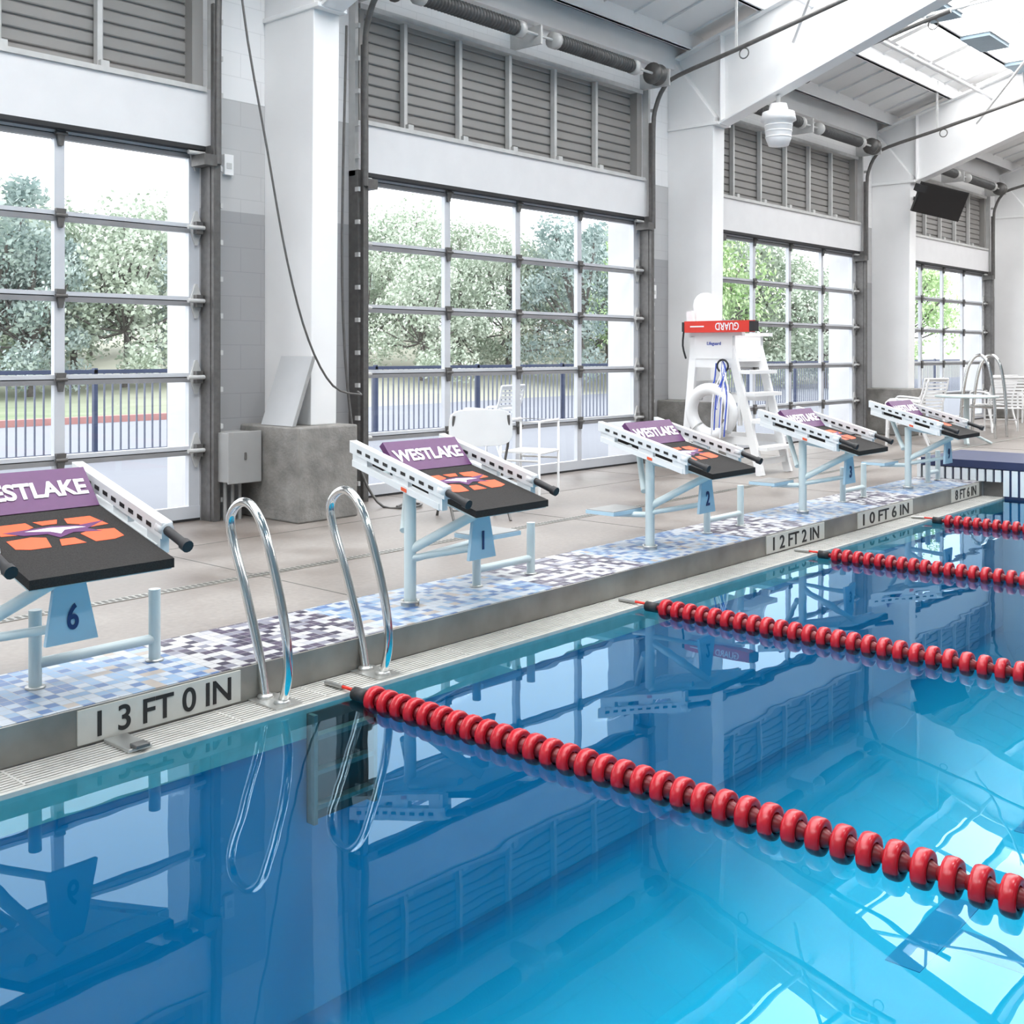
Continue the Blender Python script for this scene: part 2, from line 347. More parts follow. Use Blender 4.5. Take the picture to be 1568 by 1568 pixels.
# ------------------------------------------------------------ roof
r=B()
def rquad(y0,y1,x0,x1,k,off=0,th=.05):
    r.prism([(x0,y0,roofz(y0)+off),(x0,y1,roofz(y1)+off),(x0,y1,roofz(y1)+off+th),(x0,y0,roofz(y0)+off+th)],(x1-x0,0,0),k)
rquad(6.35,WO,X0-.2,X1,'roof'); rquad(-3,2.6,X0-.2,X1,'roof'); rquad(-14.4,-3.001,X0-.2,X1,'roof'); rquad(2.6,6.35,X0-.2,CX(-1)+.3,'roof')
for k in range(-1,6):
    xa=CX(k)+.3; xb=CX(k+1)
    for (ya,yb) in [(2.6,4.35),(4.45,6.35)]:
        n=4; w=(xb-xa)/n
        for i in range(n):
            rquad(ya,yb,xa+i*w,xa+i*w+.16,'roof'); rquad(ya,yb,xa+i*w+.16,xa+(i+1)*w,'sky')
    rquad(4.35,4.45,xa,xb,'roof')
    rquad(2.6,6.35,CX(k),CX(k)+.3,'roof')
x=X0
while x<X1:
    rquad(6.35,WO,x,x+.03,'roof',off=-.03,th=.03); x+=.6
r.build('ceiling')
def frame(k):
    b=B(); xa=CX(k); w=.27
    prof=[(7.93,.77),(7.30,.77),(7.26,4.22),(7.24,4.30),(7.93,5.2)]
    b.prism([(xa,y,z) for y,z in prof],(w,0,0),'white')
    xm=xa+w/2
    rb=lambda y: 4.22+.36*(7.2-y) if y>3.5 else 4.22+.36*3.7+.28*(3.5-y)
    ys=[7.93,7.2,5.5,3.5,1,-3]
    top=[(y,roofz(y)-.2) for y in ys]; bot=[(y,(rb(y) if y<=7.2 else 4.22)) for y in ys]
    b.prism([(xm-.012,y,z) for y,z in top]+[(xm-.012,y,z) for y,z in bot[::-1]],(.024,0,0),'white')
    for i in range(len(ys)-1):
        if i>0:
            b.beam((xm,bot[i][0],bot[i][1]),(xm,bot[i+1][0],bot[i+1][1]),.24,.03,'white')
        b.beam((xm,top[i][0],top[i][1]),(xm,top[i+1][0],top[i+1][1]),.24,.03,'white')
    b.box(xa-.02,xa+w+.02,7.18,7.93,4.2,4.24,'white')
    for y in (7.18,5.5,3.5): b.box(xa+.03,xa+w-.03,y-.01,y+.01,rb(y) ,roofz(y)-.2,'white')
    b.build('steel_column_frame',bevel=.006)
for k in range(-1,6): frame(k)
b=B()
for y in [7.6,6.6,5.6,4.4,3.2,2.0,.6,-.8,-2.2]:
    z=roofz(y)
    b.box(X0,X1,y-.035,y+.035,z-.2,z-.19,'white'); b.box(X0,X1,y-.006,y+.006,z-.2,z,'white'); b.box(X0,X1,y-.0,y+.05,z-.2,z-.185,'white')
b.box(X0,X1,7.83,7.93,4.98,5.28,'white')
b.build('ceiling_purlins')
b=B()
for k in range(1,5):
    xa=CX(k)+.3; 
    b.tube([(xa,6.2,5.05),(xa+2.9,3.8,6.1)],.02,'white',8); b.tube([(xa+6,6.2,5.05),(xa+3.0,3.8,6.1)],.02,'white',8)
b.tube([(X0,6.0,5.45),(X1,6.0,5.45)],.03,'white',8)
b.build('roof_cross_bracing')
for x in [10.6,12.5,14.4,16.3,18.2,20.1,22.0]:
    b=B(); z=roofz(5.35)-.32; 
    b.box(x-.42,x+.42,5.2,5.6,z,z+.05,'panel'); b.box(x-.44,x+.44,5.18,5.62,z+.05,z+.07,'white')
    for dx in (-.3,.3): b.tube([(x+dx,5.4,z+.07),(x+dx,5.4,roofz(5.4)-.001)],.008,'strut',6)
    b.build('ceiling_light_fixture')
for x in (-3,5,13,21):  # unseen fill lamps added under the roof to lift interior brightness
    for y in (.6,-4.5):
        b=B(); z=roofz(y)-.7
        b.box(x-.6,x+.6,y-.2,y+.2,z,z+.08,'white'); b.box(x-.56,x+.56,y-.17,y+.17,z-.01,z,'fill')
        b.tube([(x,y,z+.08),(x,y,roofz(y)-.001)],.01,'strut',6); b.build('fill_lamp')
        L=bpy.data.lights.new('fill_light','AREA'); L.shape='RECTANGLE'; L.size=1.1; L.size_y=.34; L.energy=150
        o=bpy.data.objects.new('fill_light',L); scene.collection.objects.link(o); o.location=(x,y,z-.03)

# ------------------------------------------------------------ doors
def door(k):
    L=DL(k); R=DR(k); e=empty('door_%d'%(k+1))
    b=B(); y0=7.95; y1=8.0
    b.box(L,L+.13,y0,y1,0,3.1,'alu'); b.box(R-.10,R,y0,y1,0,3.1,'alu')
    xs=[L+.13+ (R-L-.23)*i/4 for i in range(1,4)]
    rails=[.575,1.17,1.79,2.385,2.99]
    for x in xs: b.box(x-.04,x+.04,y0,y1,0,3.1,'alu')
    for z in rails:
        b.box(L,R,y0-.005,y1,z-.040,z-.004,'alud'); b.box(L,R,y0-.005,y1,z+.004,z+.035,'alu'); b.box(L,R,y0+.005,y1-.005,z-.004,z+.004,'black')
        for x in xs:
            b.prism([(x-.04,y0-.03,z+.05),(x+.04,y0-.03,z+.05),(x+.015,y0-.03,z-.09),(x-.015,y0-.03,z-.09)],(0,.03,0),'track'); b.tube([(x-.045,y0-.03,z),(x+.045,y0-.03,z)],.014,'track',8)
        for x,s in ((L+.04,1),(R-.04,-1)):
            b.prism([(x-.06,y0-.02,z+.0),(x-.01,y0-.02,z+.14),(x+.01,y0-.02,z+.14),(x+.06,y0-.02,z),(x+.01,y0-.02,z-.14),(x-.01,y0-.02,z-.14)],(0,.02,0),'strut'); b.box(x-.03,x+.03,y0-.07,y0-.02,z-.05,z+.05,'track')
            b.tube([(x-.11,y0-.07,z),(x+.09,y0-.07,z)],.018,'strut',8)
    b.box(L,R,y0-.005,y1,0,.12,'alu'); b.box(L,R,y0-.01,y1,0,.02,'black')
    o=b.build('sash',parent=e)
    g=B(); g.add([(L,7.985,0),(R,7.985,0),(R,7.985,3.05),(L,7.985,3.05)],[(0,1,2,3)],'glass'); g.build('glass',parent=e)
    v=B(); v.box(L-.0,L+.02,8.0,WO,0,4.6,'white'); v.box(R-.02,R,8.0,WO+.0,0,4.6,'hdr'); v.build('reveal',parent=e)
    h=B(); h.box(L-.06,R+.06,7.86,8.05,3.05,3.52,'hdr'); h.box(L-.04,R+.04,7.86,8.0,3.015,3.05,'black')
    h.box(L,R,7.84,7.87,3.49,3.53,'strut')
    z=3.53; prof=[]
    while z<4.62:
        prof+=[(8.00,z),(8.00,z+.070),(8.02,z+.078),(8.02,z+.088),(8.005,z+.092)]; z+=.10
    vs=[];fs=[]
    for (y,zz) in prof: vs+=[(L,y,zz),(R,y,zz)]
    for i in range(len(prof)-1): fs.append((2*i,2*i+1,2*i+3,2*i+2))
    h.add(vs,fs,'louver')
    h.box(L,L+.06,7.9,8.05,3.52,4.62,'louver'); h.box(R-.10,R,7.9,8.05,3.52,4.62,'louver'); h.box(L,R,8.05,8.1,3.5,4.62,'louver'); h.box(L,R,7.88,8.0,4.57,4.62,'strut')
    for i in range(5):
        x=L+.62+.77*i; h.box(x-.02,x+.02,7.93,7.99,3.53,4.58,'strut'); h.box(x+.015,x+.03,7.935,7.98,3.5,4.6,'elec')
        h.box(x-.03,x+.04,7.86,7.9,3.5,3.58,'strut')
    h.build('header_louver',parent=e)
    t=B()
    for x,s in ((L-.05,-1),(R+.05,1)):
        t.box(x-.05,x+.05,7.80,7.93,0,3.05,'track'); t.box(x-.012*s-.03,x-.012*s+.03,7.76,7.80,0,4.2,'track')
        t.box(x+s*.03-.02,x+s*.03+.02,7.84,7.93,3.0,4.7,'strut')
        zz=.15
        while zz<4.5:
            t.box(x+s*.05-.012,x+s*.05+.012,7.78,7.83,zz,zz+.04,'strut'); zz+=.3
        t.box(x-s*.08-.06,x-s*.08+.06,7.74,7.93,2.88,2.97,'track')
        pts=[(x,7.76,2.9),(x,7.76,4.1),(x,7.72,4.4),(x,7.6,4.62),(x,7.4,4.73),(x,6.6,4.9),(x,5.3,5.2),(x,4.7,5.33)]
        t.tube(pts,.028,'track',8,sub=3)
        for y,zt in ((6.6,4.9),(5.0,5.27)): t.beam((x,y,zt),(x,y,roofz(y)-.02),.03,.01,'strut'); t.torus((x,y-.1,zt-.06),(1,0,0),.06,.008,'track',14,6)
    t.build('door_tracks',parent=e)
    s=B(); yz=(7.55,4.72)
    s.tube([(L+.1,*yz),(R+.1,*yz)],.016,'strut',8)
    for a,c in ((L+.45,L+1.85),(L+2.45,L+3.9)):
        s.tube([(a,*yz),(c,*yz)],.07,'spring',14)
        x=a
        while x<c: s.torus((x,*yz),(1,0,0),.070,.014,'spring',12,5); x+=.045
        s.lathe([(-.05,0),(-.05,.09),(.03,.09),(.03,0)],(a,*yz),(1,0,0),'strut',14); s.lathe([(-.03,0),(-.03,.09),(.05,.09),(.05,0)],(c,*yz),(1,0,0),'strut',14)
    for x in (L+.08,R-.22): 
        s.lathe([(-.07,0),(-.07,.13),(-.05,.13),(-.045,.1),(.045,.1),(.05,.13),(.07,.13),(.07,0)],(x,*yz),(1,0,0),'track',18)
    for x in (L-.02,(L+R)/2-.12,R+.02): s.box(x-.015,x+.015,7.5,7.93,4.62,4.82,'strut')
    s.build('torsion_spring',parent=e)
for k in KS: door(k)

for k in range(0,6):
    b=B(); x=CX(k)-.25
    b.box(x,x+.62,7.14,7.93,0,.77,'conc'); b.build('concrete_pedestal',bevel=.015)
b=B(); 
p=[(5.56,7.22,.775),(5.56,7.66,.775),(5.765,7.66,1.34),(5.765,7.22,1.34)]
b.prism(p,(-.012,0,0),'lean'); b.prism([(5.56,7.212,.775),(5.56,7.22,.775),(5.765,7.22,1.34),(5.765,7.212,1.34)],(-.03,0,0),'elec'); b.build('leaning_panel')
b=B(); b.box(5.20,5.50,7.62,7.93,.32,.72,'elec'); b.box(5.19,5.51,7.60,7.62,.31,.73,'elec')
for x in (5.26,5.33,5.40): b.tube([(x,7.75,.32),(x,7.75,0)],.017,'elec',8)
b.box(5.34,5.36,7.59,7.60,.5,.56,'track'); b.build('electrical_cabinet',bevel=.006)
for x,z in ((5.35,2.85),(11.62,2.05),(17.9,2.05)):
    b=B(); b.box(x,x+.09,7.89,7.93,z,z+.17,'whiteplastic'); b.box(x+.02,x+.07,7.885,7.89,z+.05,z+.1,'strut'); b.build('wall_switch_box',bevel=.004)
b=B(); b.tube([(4.85,7.1,5.35),(4.97,7.1,4.04),(5.2,7.1,2.94),(5.39,7.1,2.09),(5.6,7.1,1.47),(5.85,7.1,1.1),(6.12,7.08,1.02),(6.2,7.2,1.04)],.009,'track',6,sub=4)
b.build('hanging_cable')
b=B(); b.tube([(6.5,7.7,4.3),(6.45,7.7,2.0),(6.5,7.6,.6),(6.6,7.4,.05),(6.7,7.1,.02),(6.9,7.15,.02),(6.85,7.3,.02),(6.65,7.2,.02)],.012,'track',6,sub=5); b.build('dock_hose')
for k in (2,3):
    b=B(); x=DR(k)+.2; b.tube([(x,7.9,.7),(x,7.9,1.9)],.02,'track',8); b.box(x-.05,x+.05,7.86,7.93,.55,.75,'elec'); b.build('wall_conduit')

# ------------------------------------------------------------ starting blocks
def block(cxl,num,posts,step,name='starting_block'):
    e=empty(name,(cxl+.28,4.4,0)); inv=Matrix.Translation((-(cxl+.28),-4.4,0))
    X=cxl; b=B()
    sl=lambda y: .56+(y-3.90)*(.21/.78)
    ys,yb=3.90,4.70
    def slab(x0,x1,y0,y1,o0,o1,k):
        b.prism([(x0,y0,sl(y0)+o0),(x0,y1,sl(y1)+o0),(x0,y1,sl(y1)+o1),(x0,y0,sl(y0)+o1)],(x1-x0,0,0),k)
    slab(X,X+.57,ys,yb,-.04,-.008,'frame'); slab(X-.004,X+.574,ys-.014,yb,-.03,.006,'grit')
    for x in (X-.10,X+.60):
        slab(x,x+.05,4.02,4.76,.025,.09,'rail'); slab(x,x+.05,4.06,4.74,-.045,-.01,'rail')
        slab(x+.005,x+.045,4.04,4.14,-.04,.04,'rail'); slab(x+.005,x+.045,4.62,4.74,-.04,.04,'rail'); slab(x+.01,x+.04,4.3,4.42,-.04,.04,'rail')
        xo=x-.003
        for i in range(9): slab(xo,xo+.003,4.10+i*.07,4.135+i*.07,.045,.062,'btext')
        slab(xo-.001,xo+.003,4.3,4.34,-.038,-.02,'orange')
        b.tube([(x+.025,4.05,sl(4.05)+.06),(x+.025,3.88,sl(3.88)+.05)],.019,'black',12)
        b.tube([(x+.025,3.90,sl(3.90)+.051),(x+.025,3.87,sl(3.87)+.05)],.025,'black',12)
        b.lathe([(-.01,0),(-.01,.03),(.04,.03),(.04,0)],(x+.025,4.03,sl(4.03)+.06),(0,1,.27),'rail',12)
    for y in (4.15,4.55,4.70): 
        b.tube([(X-.09,y,sl(y)-.03),(X+.64,y,sl(y)-.03)],.018,'frame',8)
    p0=Vector((0,4.46,sl(4.46)+.01)); p1=Vector((0,4.60,sl(4.60)+.125)); u=(p1-p0).normalized()
    nrm=Vector((0,-u.z,u.y))
    b.prism([(X,*(p0.yz)),(X,*(p1.yz)),(X,*((p1-nrm*.035).yz)),(X,*((p0-nrm*.035).yz))],(.57,0,0),'purple')
    b.prism([(X+.03,4.58,sl(4.58)),(X+.03,4.70,sl(4.7)),(X+.03,4.62,sl(4.6)+.10)],(.51,0,0),'frame')
    c=(p0+p1)/2+nrm*.002; b.text('WESTLAKE',.082,(X+.285,c.y,c.z),(1,0,0),u,'wtext',width=.52,bold=.03)
    sd=Vector((0,.78,.21)).normalized(); nn=Vector((1,0,0)).cross(sd); o=Vector((X+.285,4.25,sl(4.25)+.0065))
    def lp(pts,k,h=.0012):
        b.prism([o+Vector((1,0,0))*px+sd*py for px,py in pts],nn*h,k)
    lp([(-.22,-.11),(-.17,-.13),(-.09,-.13),(-.07,-.04),(-.12,-.02),(-.22,-.03)],'orange'); lp([(.22,-.11),(.17,-.13),(.09,-.13),(.07,-.04),(.12,-.02),(.22,-.03)],'orange')
    lp([(-.22,.02),(-.13,.01),(-.11,.05),(-.07,.07),(-.08,.12),(-.19,.12)],'orange'); lp([(.22,.02),(.13,.01),(.11,.05),(.07,.07),(.08,.12),(.19,.12)],'orange')
    lp([(-.05,-.13),(.05,-.13),(.03,-.07),(-.03,-.07)],'orange'); lp([(-.05,.12),(.05,.12),(.03,.08),(-.03,.08)],'orange')
    lp([(-.20,.045),(-.08,.055),(.0,.06),(.10,.04),(.22,.06),(.12,.0),(.16,-.04),(.05,-.02),(-.02,-.055),(-.05,-.01),(-.14,.0)],'purple',.002)
    lp([(-.12,.035),(-.02,.045),(.08,.03),(.12,.015),(.03,.012),(0,-.02),(-.03,.01)],'wtext',.0028)
    px=X+.02; b.tube([(px,4.40,0),(px,4.40,.62)],.033,'frame',14)
    b.lathe([(0,0),(0,.04),(.03,.055),(.03,.05),(0,.05)],(px,4.40,0),(0,0,1),'steelr',16)
    b.tube([(px,4.40,.30),(X+.18,4.02,.53)],.026,'frame',12)
    b.tube([(px,4.40,.62),(X+.1,4.1,.57)],.03,'frame',12)
    b.tube([(px,4.45,.4),(X+.3,4.7,.71)],.022,'frame',10)
    b.prism([(X+.15,4.08,.26),(X+.36,4.08,.26),(X+.30,4.08,.53),(X+.19,4.08,.53)],(0,.02,0),'frameb')
    b.text(num,.10,(X+.255,4.076,.36),(1,0,0),(0,0,1),'ntext',bold=.02)
    b.tube([(X+.25,4.10,.32),(px,4.38,.26)],.018,'frame',8)
    sx,sy=step
    b.box(sx-.17,sx+.17,sy-.12,sy+.12,.25,.275,'frameb'); b.box(sx-.165,sx+.165,sy-.115,sy+.115,.275,.28,'elec'); b.tube([(px,4.42,.24),(sx,sy,.24)],.02,'frame',8)
    a,c=posts
    for x in (a,c): 
        b.tube([(x,4.46,0),(x,4.46,.32)],.026,'frame',12); b.lathe([(0,0),(0,.04),(.01,.04),(.01,0)],(x,4.46,0),(0,0,1),'steelr',12)
    b.tube([(a,4.46,.10),(c,4.46,.10)],.022,'frame',10)
    ob=b.build('body',bevel=.0); ob.parent=e; ob.matrix_parent_inverse=inv
    return e
BX=[1.83,4.14,6.43,8.72,11.0]
block(BX[0],'6',(2.12,2.66),(1.5,4.7))
block(BX[1],'1',(4.75,5.24),(5.0,4.6))
block(BX[2],'2',(7.30,7.80),(6.33,4.62))
block(BX[3],'3',(9.65,10.1),(8.6,4.62))
block(BX[4],'9',(11.7,11.98),(10.85,4.62))

# ladder
e=empty('pool_ladder',(3.24,4.0,0)); 
for X in (2.95,3.53):
    b=B()
    b.tube([(X,4.04,-.15),(X,4.09,.05),(X,4.2,.33),(X,4.30,.56),(X,4.28,.66),(X,4.18,.70),(X,4.07,.62),(X,3.97,.40),(X,3.90,.18),(X,3.88,-.0),(X,3.92,-.15)],.021,'steel',14,sub=5)
    b.box(X-.07,X+.07,3.87,4.072,-.149,-.143,'steelr')
    for y in (4.04,3.92): b.lathe([(0,0),(0,.038),(.012,.036),(.018,.024),(.018,0)],(X,y,-.144),(0,0,1),'steelr',14)
    ob=b.build('rail'); ob.parent=e; ob.matrix_parent_inverse=Matrix.Translation((-3.24,-4,0))
b=B(); b.box(3.02,3.38,3.835,3.842,-.66,-.19,'black')
for z in (-.3,-.45,-.6): b.box(3.03,3.37,3.79,3.835,z,z+.02,'track')
for x in (3.02,3.36): b.box(x,x+.02,3.79,3.84,-.66,-.19,'track')
ob=b.build('recess_steps'); ob.parent=e; ob.matrix_parent_inverse=Matrix.Translation((-3.24,-4,0))
b=B(); b.box(2.20,2.30,3.87,4.06,-.150,-.135,'steelr'); b.box(2.22,2.28,3.85,3.9,-.135,-.12,'track'); b.build('rope_anchor',bevel=.004)

# lane ropes
def rope(X,yend=-9):
    b=B(); zc=-.148
    y=3.66
    ring=[(-.019,.034),(-.023,.044),(-.021,.055),(-.010,.059),(.010,.059),(.021,.055),(.023,.044),(.019,.034)]
    inner=[(-.019,.038),(.019,.038)]
    hub=[(-.045,.018),(-.022,.030),(.022,.030),(.045,.018)]
    while y>yend:
        b.lathe(ring,(X,y,zc),(0,1,0),'red',24); b.lathe(inner[::-1],(X,y,zc),(0,1,0),'redd',24); b.lathe(hub,(X,y,zc),(0,1,0),'redd',14)
        for j in range(6):
            th=j*math.pi/3+y*7; dx=math.cos(th); dz=math.sin(th)
            b.beam((X+dx*.024,y,zc+dz*.024),(X+dx*.044,y,zc+dz*.044),.006,.034,'red',up=(0,1,0))
        y-=.083
    b.tube([(X,3.78,zc),(X,yend,zc)],.016,'redd',8)
    b.tube([(X,3.95,-.135),(X,3.82,-.135),(X,3.7,zc)],.008,'redg',8); b.tube([(X,4.0,-.138),(X,3.88,-.135)],.012,'steelr',8)
    b.lathe([(-.04,0),(-.04,.03),(.04,.03),(.04,0)],(X,3.76,zc),(0,1,0),'black',12)
    b.build('lane_rope')
for i in range(4): rope(3.255+2.28*i, -9 if i<2 else -5)

# ------------------------------------------------------------ lifeguard chair
e=empty('lifeguard_chair',(11.4,6.6,0)); b=B(); XL,XR=11.08,11.72
for x in (XL,XR):
    b.beam((x,6.08,0),(x,6.50,1.58),.05,.09,'whiteplastic',up=(0,1,0)); b.beam((x,7.08,0),(x,6.92,1.58),.05,.09,'whiteplastic',up=(0,1,0))
    b.beam((x,6.2,.38),(x,7.05,.38),.03,.09,'whiteplastic'); b.beam((x,6.3,.85),(x,7.02,.85),.03,.09,'whiteplastic')
    b.beam((x,6.38,1.25),(x,6.98,1.25),.04,.1,'whiteplastic'); b.beam((x,6.30,1.58),(x,7.02,1.58),.08,.04,'whiteplastic')
    b.beam((x,6.34,.55),(x,6.34,.92),.03,.06,'whiteplastic'); b.box(x-.03,x+.03,6.42,6.9,1.3,1.56,'whiteplastic')
for z,y in ((.3,6.12),(.6,6.2),(.9,6.28),(1.15,6.34)): b.box(XL,XR,y-.12,y+.08,z-.02,z+.02,'whiteplastic')
b.box(XL,XR,6.42,6.95,1.27,1.31,'whiteplastic')
pts=[(XL+.06,6.93,1.31),(XR-.06,6.93,1.31),(XR-.06,6.98,1.9)]
for i in range(9):
    t=math.pi*i/8; pts.append(((XL+XR)/2+.26*math.cos(t)*1.0,6.99,1.92+.16*math.sin(t)))
pts.append((XL+.06,6.98,1.9)); b.prism([(p[0],6.95,p[2]) for p in pts],(0,.04,0),'whiteplastic')
b.beam((XL,6.96,1.55),(XL,7.0,1.85),.05,.08,'whiteplastic',up=(0,1,0))
b.text('Lifeguard',.05,(XL-.033,6.66,1.47),(0,-1,0),(0,0,1),'blue')
b.beam((XL,6.12,.15),(XR,6.12,.15),.04,.07,'whiteplastic'); b.beam((XL,7.06,.4),(XR,7.06,.4),.04,.08,'whiteplastic'); b.beam((XL,7.0,1.0),(XR,7.0,1.0),.04,.08,'whiteplastic')
b.build('chair_frame',bevel=.006).parent=e; 
e.children[0].matrix_parent_inverse=Matrix.Translation((-11.4,-6.6,0))
def attach(ob):
    ob.parent=e; ob.matrix_parent_inverse=Matrix.Translation((-11.4,-6.6,0))
b=B(); X=11.0
b.box(X-.07,X+.06,6.14,6.98,1.60,1.73,'redg'); b.box(X-.075,X+.065,6.10,6.14,1.61,1.72,'black'); b.box(X-.075,X+.065,6.98,7.01,1.61,1.72,'black')
b.text('GUARD',.085,(X-.073,6.42,1.665),(0,1,0),(0,0,-1),'wtext',width=.3); b.box(X-.074,X-.07,6.72,6.9,1.66,1.675,'wtext')
b.tube([(X-.05,7.0,1.62),(X-.04,7.02,1.45),(X-.02,6.99,1.3)],.012,'black',6,sub=3)
attach(b.build('rescue_tube',bevel=.02))
b=B(); c=(10.96,6.64,.70); b.torus(c,(1,0,.12),.26,.07,'whiteplastic',36,12)
for a in range(4):
    th=math.pi/4+a*math.pi/2; p=Vector(c)+Vector((0,math.cos(th)*.26,math.sin(th)*.26)); b.torus(p,(0,-math.sin(th),math.cos(th)),.073,.008,'strut',14,6)
b.tube([(11.0,6.6,1.25),(10.96,6.6,1.05),(10.91,6.62,.98)],.01,'blue',6,sub=3); attach(b.build('life_ring'))
b=B()
for i in range(9):
    y=6.5+random.uniform(-.05,.07); y2=y+random.uniform(-.12,.1); zb=random.uniform(.4,.75)
    b.tube([(11.0,6.52,1.28),(10.96,y,1.15),(10.88,y2,.9),(10.86,y2+.02,zb)],.009,'blue' if i%2 else 'wtext',6,sub=4)
b.torus((10.97,6.5,1.22),(1,0,0),.07,.012,'black',16,6)
attach(b.build('throw_rope'))

# ------------------------------------------------------------ chairs
def folding_chair(x,y,rot,name='folding_chair',back='whiteplastic',leg='track'):
    b=B()
    for s in (-.25,.25):
        b.tube([(s,-.22,0),(s,.16,.6),(s*.92,.24,.86)],.012,leg,8,sub=3); b.tube([(s*.95,.28,0),(s*.95,-.15,.44)],.012,leg,8)
    b.box(-.23,.23,-.2,.2,.43,.455,back)
    pts=[]
    for i in range(24):
        t=2*math.pi*i/24; cx_=math.copysign(abs(math.cos(t))**.4,math.cos(t))*.27; cz=math.copysign(abs(math.sin(t))**.6,math.sin(t))*.15
        pts.append((cx_,.21,.76+cz))
    b.prism(pts,(0,.025,0),back)
    b.tube([(-.24,.24,.1),(.24,.24,.1)],.009,leg,8)
    o=b.build(name,bevel=.004); o.location=(x,y,0); o.rotation_euler=(0,0,rot); return o
folding_chair(6.72,6.35,math.radians(150))
def patio_chair(x,y,rot,sc=1,name='patio_chair'):
    b=B(); k='whiteplastic'
    for s in (-.27,.27):
        b.tube([(s,-.25,0),(s,-.24,.42),(s,-.25,.63),(s,-.1,.66),(s,.22,.64)],.016,k,8,sub=3)
        b.tube([(s,.34,0),(s,.2,.42),(s,.30,.8),(s,.33,.95)],.016,k,8,sub=3)
        b.tube([(s,-.24,.42),(s,.2,.4)],.014,k,8)
    for i in range(9): b.box(-.26,.26,-.24+i*.05,-.205+i*.05,.41,.42,k)
    for i in range(9): 
        z=.46+i*.055; y_=.215+(z-.42)*.21; b.box(-.26,.26,y_-.005,y_+.005,z,z+.035,k)
    b.tube([(-.27,.33,.95),(.27,.33,.95)],.016,k,8); b.tube([(-.27,-.24,.2),(.27,-.24,.2)],.012,k,8)
    o=b.build(name); o.location=(x,y,0); o.rotation_euler=(0,0,rot); o.scale=(sc,sc,sc)
patio_chair(10.5,9.6,math.radians(190))
b=B()
for sx in (-.24,.24):
    b.tube([(sx,-.2,0),(sx,-.2,.72),(sx,.2,.72),(sx,.2,0)],.013,'whiteplastic',8); b.tube([(sx,-.2,.35),(sx,.2,.35)],.01,'whiteplastic',8)
for sy in (-.2,.2):
    b.tube([(-.24,sy,.72),(.24,sy,.72)],.013,'whiteplastic',8); b.tube([(-.24,sy,.42),(.24,sy,.42)],.01,'whiteplastic',8)
b.box(-.23,.23,-.19,.19,.42,.435,'whiteplastic')
o=b.build('step_stool'); o.location=(8.15,6.95,0); o.rotation_euler=(0,0,.3)
for x,y,r_ in ((16.4,6.6,200),(17.9,6.95,160),(20.0,6.3,120),(21.2,6.9,150),(19.7,5.2,100),(22.9,6.5,140),(21.6,5.4,190)): patio_chair(x,y,math.radians(r_))
b=B(); b.lathe([(0,0),(0,.45),(.03,.45),(.03,0)],(17.0,5.9,.7),(0,0,1),'frame',24); b.tube([(17,5.9,0),(17,5.9,.7)],.04,'frame',10)
for a in range(4):
    t=a*math.pi/2+.4; b.tube([(17,5.9,.2),(17+.35*math.cos(t),5.9+.35*math.sin(t),.02)],.02,'frame',8)
b.build('patio_table')
e=empty('access_handrail',(18.5,6.2,0))
for X in (18.3,18.85):
    b=B(); b.tube([(X,5.9,0),(X,5.92,.6),(X,6.0,1.15),(X,6.15,1.33),(X,6.32,1.15),(X,6.42,.6),(X,6.45,0)],.026,'steel',12,sub=5); b.tube([(X,5.92,.5),(X,6.43,.5)],.018,'steel',8)
    ob=b.build('rail'); ob.parent=e; ob.matrix_parent_inverse=Matrix.Translation((-18.5,-6.2,0))

b=B(); c=(12.165,6.44,4.36)
b.lathe([(0,0),(0,.10),(-.08,.12),(-.1,.19),(-.2,.21),(-.22,.17),(-.42,.15),(-.5,.12),(-.5,0)],c,(0,0,1),'whiteplastic',24)
for a in range(3): b.torus((c[0],c[1],c[2]-.26-.07*a),(0,0,1),.16-.005*a,.01,'whiteplastic',24,6)
b.tube([(c[0],c[1],c[2]),(c[0],c[1],c[2]+.10)],.03,'strut',8); b.build('ceiling_loudspeaker')
e=empty('wall_monitor',(18.35,6.8,3.85)); b=B()
b.box(-.44,.44,-.03,.03,-.25,.25,'screen'); b.box(-.42,.42,-.035,-.03,-.23,.23,'screen'); b.box(-.15,.15,.03,.1,-.12,.12,'black'); b.box(-.5,-.34,-.05,.06,.08,.2,'black')
b.tube([(0,.08,0),(0,.28,.12)],.03,'black',8)
ob=b.build('display',bevel=.005); ob.parent=e; e.rotation_euler=(math.radians(22),math.radians(10),math.radians(-35))
b=B(); b.beam((18.41,7.25,3.95),(18.41,6.85,3.9),.06,.06,'black'); ob=b.build('arm'); ob.parent=e; ob.matrix_parent_inverse=(Matrix.Translation((18.35,6.8,3.85))@e.rotation_euler.to_matrix().to_4x4()).inverted()

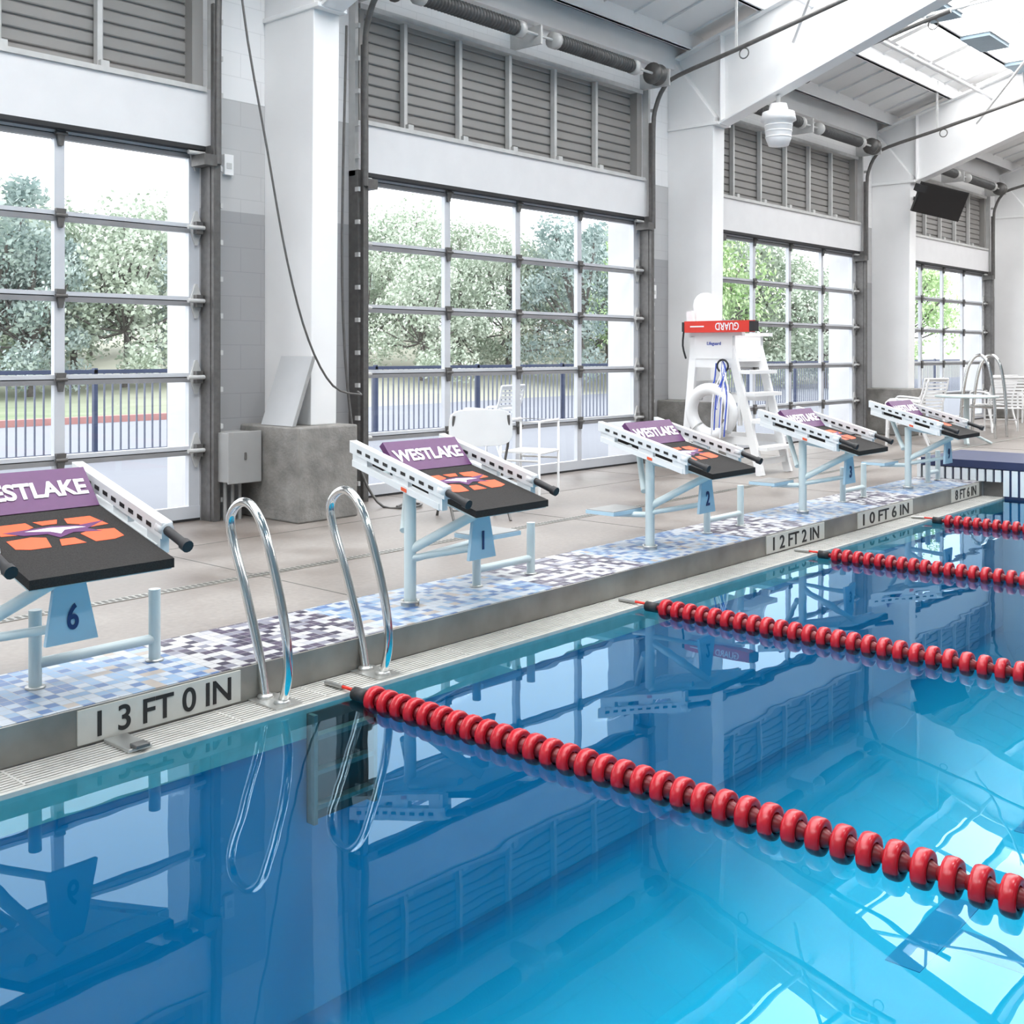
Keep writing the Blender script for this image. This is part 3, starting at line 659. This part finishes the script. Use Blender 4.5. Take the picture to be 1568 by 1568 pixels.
# ------------------------------------------------------------ outside
def ss(a,b_,x):
    t=max(0,min(1,(x-a)/(b_-a))); return t*t*(3-2*t)
def tz(x,y): return -.03+ss(14,34,x)*ss(20,34,y)*2.2 + ss(30,60,y)*1.0
b=B(); nx,ny=50,40; vs=[];fs=[]
for j in range(ny+1):
    for i in range(nx+1):
        x=-30+i*(150/nx); y=WO+ (j/ny)**1.3*75; vs.append((x,y,tz(x,y)))
for j in range(ny):
    for i in range(nx): a=j*(nx+1)+i; fs.append((a,a+1,a+nx+2,a+nx+1))
b.add(vs,fs,'ground',True); b.build('outdoor_ground')
b=B(); b.box(-20,16,20.8,21.05,-.03,.10,'curbred'); b.build('fire_lane_curb')
b=B(); x=-12
while x<50:
    b.box(x,x+.018,13.49,13.51,.08,1.1,'picket'); x+=.115
b.box(-12,50,13.47,13.53,1.1,1.15,'fence'); b.box(-12,50,13.48,13.52,.06,.1,'picket')
x=-12
while x<50: b.box(x-.025,x+.025,13.47,13.53,-.03,1.17,'fence'); x+=2.4
b.build('perimeter_fence')
def treemesh(name,leaf,seed,h=6.5,w=3.0,nl=8500):
    rd=random.Random(seed); b=B()
    b.tube([(0,0,-.3),(.1,.05,h*.2),(-.05,.1,h*.45),(.1,0,h*.7)],.12,'bark',8,sub=3)
    cl=[]
    for i in range(30):
        a=rd.uniform(0,6.28); rr=w*math.sqrt(rd.random())*.8; z=h*(.12+.78*rd.random()); 
        rr*= (1-.55*max(0,(z/h-.55)/.45))
        p=Vector((rr*math.cos(a),rr*math.sin(a),z)); cl.append((p,rd.uniform(.5,1.2)))
        b.tube([(0,0,h*.3),tuple(p*.5+Vector((0,0,h*.12))),tuple(p)],.035,'bark',5)
    vs=[];fs=[]
    for i in range(nl):
        p,r_=cl[rd.randrange(len(cl))]
        d=Vector((rd.gauss(0,1),rd.gauss(0,1),rd.gauss(0,.8))).normalized()*r_*(rd.random()**.4)
        q=p+d; s=rd.uniform(.05,.12)
        u=Vector((rd.gauss(0,1),rd.gauss(0,1),rd.gauss(0,1))).normalized(); v=u.orthogonal().normalized()
        o=len(vs); vs+=[q-u*s,q+v*s*.6,q+u*s,q-v*s*.6]; fs.append((o,o+1,o+2,o+3))
    b.add(vs,fs,leaf)
    return b.build(name)
protos=[treemesh('oak_tree','leafA',1),treemesh('oak_tree','leafB',2),treemesh('oak_tree','leafC',3,h=7),treemesh('oak_tree','leafB',4,h=6,w=3.4)]
def place(proto,x,y,s,first=False):
    if first: o=proto
    else:
        o=bpy.data.objects.new('oak_tree',proto.data); scene.collection.objects.link(o)
    o.location=(x,y,tz(x,y)-.1); o.scale=(s,s,s); o.rotation_euler=(0,0,random.uniform(0,6.28))
used=set()
rt=random.Random(11)
for az in [i*2.6 for i in range(4,31)]:
    for ring in (0,1):
        d=rt.uniform(36,42)+ring*9; a=math.radians(az+rt.uniform(-1.2,1.2)+ring*1.3)
        x=d*math.cos(a); y=d*math.sin(a)
        if y<17: continue
        if az>55: pi=rt.choice([0,0,1])
        elif az>35: pi=rt.choice([1,3,1,0])
        else: pi=rt.choice([2,2,3])
        s=rt.uniform(.8,1.12)
        if 33<az<=55: s*=.80+.12*(50-az)/15
        place(protos[pi],x,y,s,first=(pi not in used)); used.add(pi)
# world
w=bpy.data.worlds.new('World'); scene.world=w; w.use_nodes=True
bg=w.node_tree.nodes['Background']; bg.inputs[0].default_value=(.96,.975,1,1); bg.inputs[1].default_value=3.6

cam=bpy.data.cameras.new('camera'); co=bpy.data.objects.new('camera',cam); scene.collection.objects.link(co)
co.location=(0,0,1.37); co.rotation_euler=(math.radians(90),0,math.radians(41.37-90))
cam.sensor_width=36; cam.lens=36*1703/1568; cam.shift_y=-244/1568; cam.clip_end=500
scene.camera=co
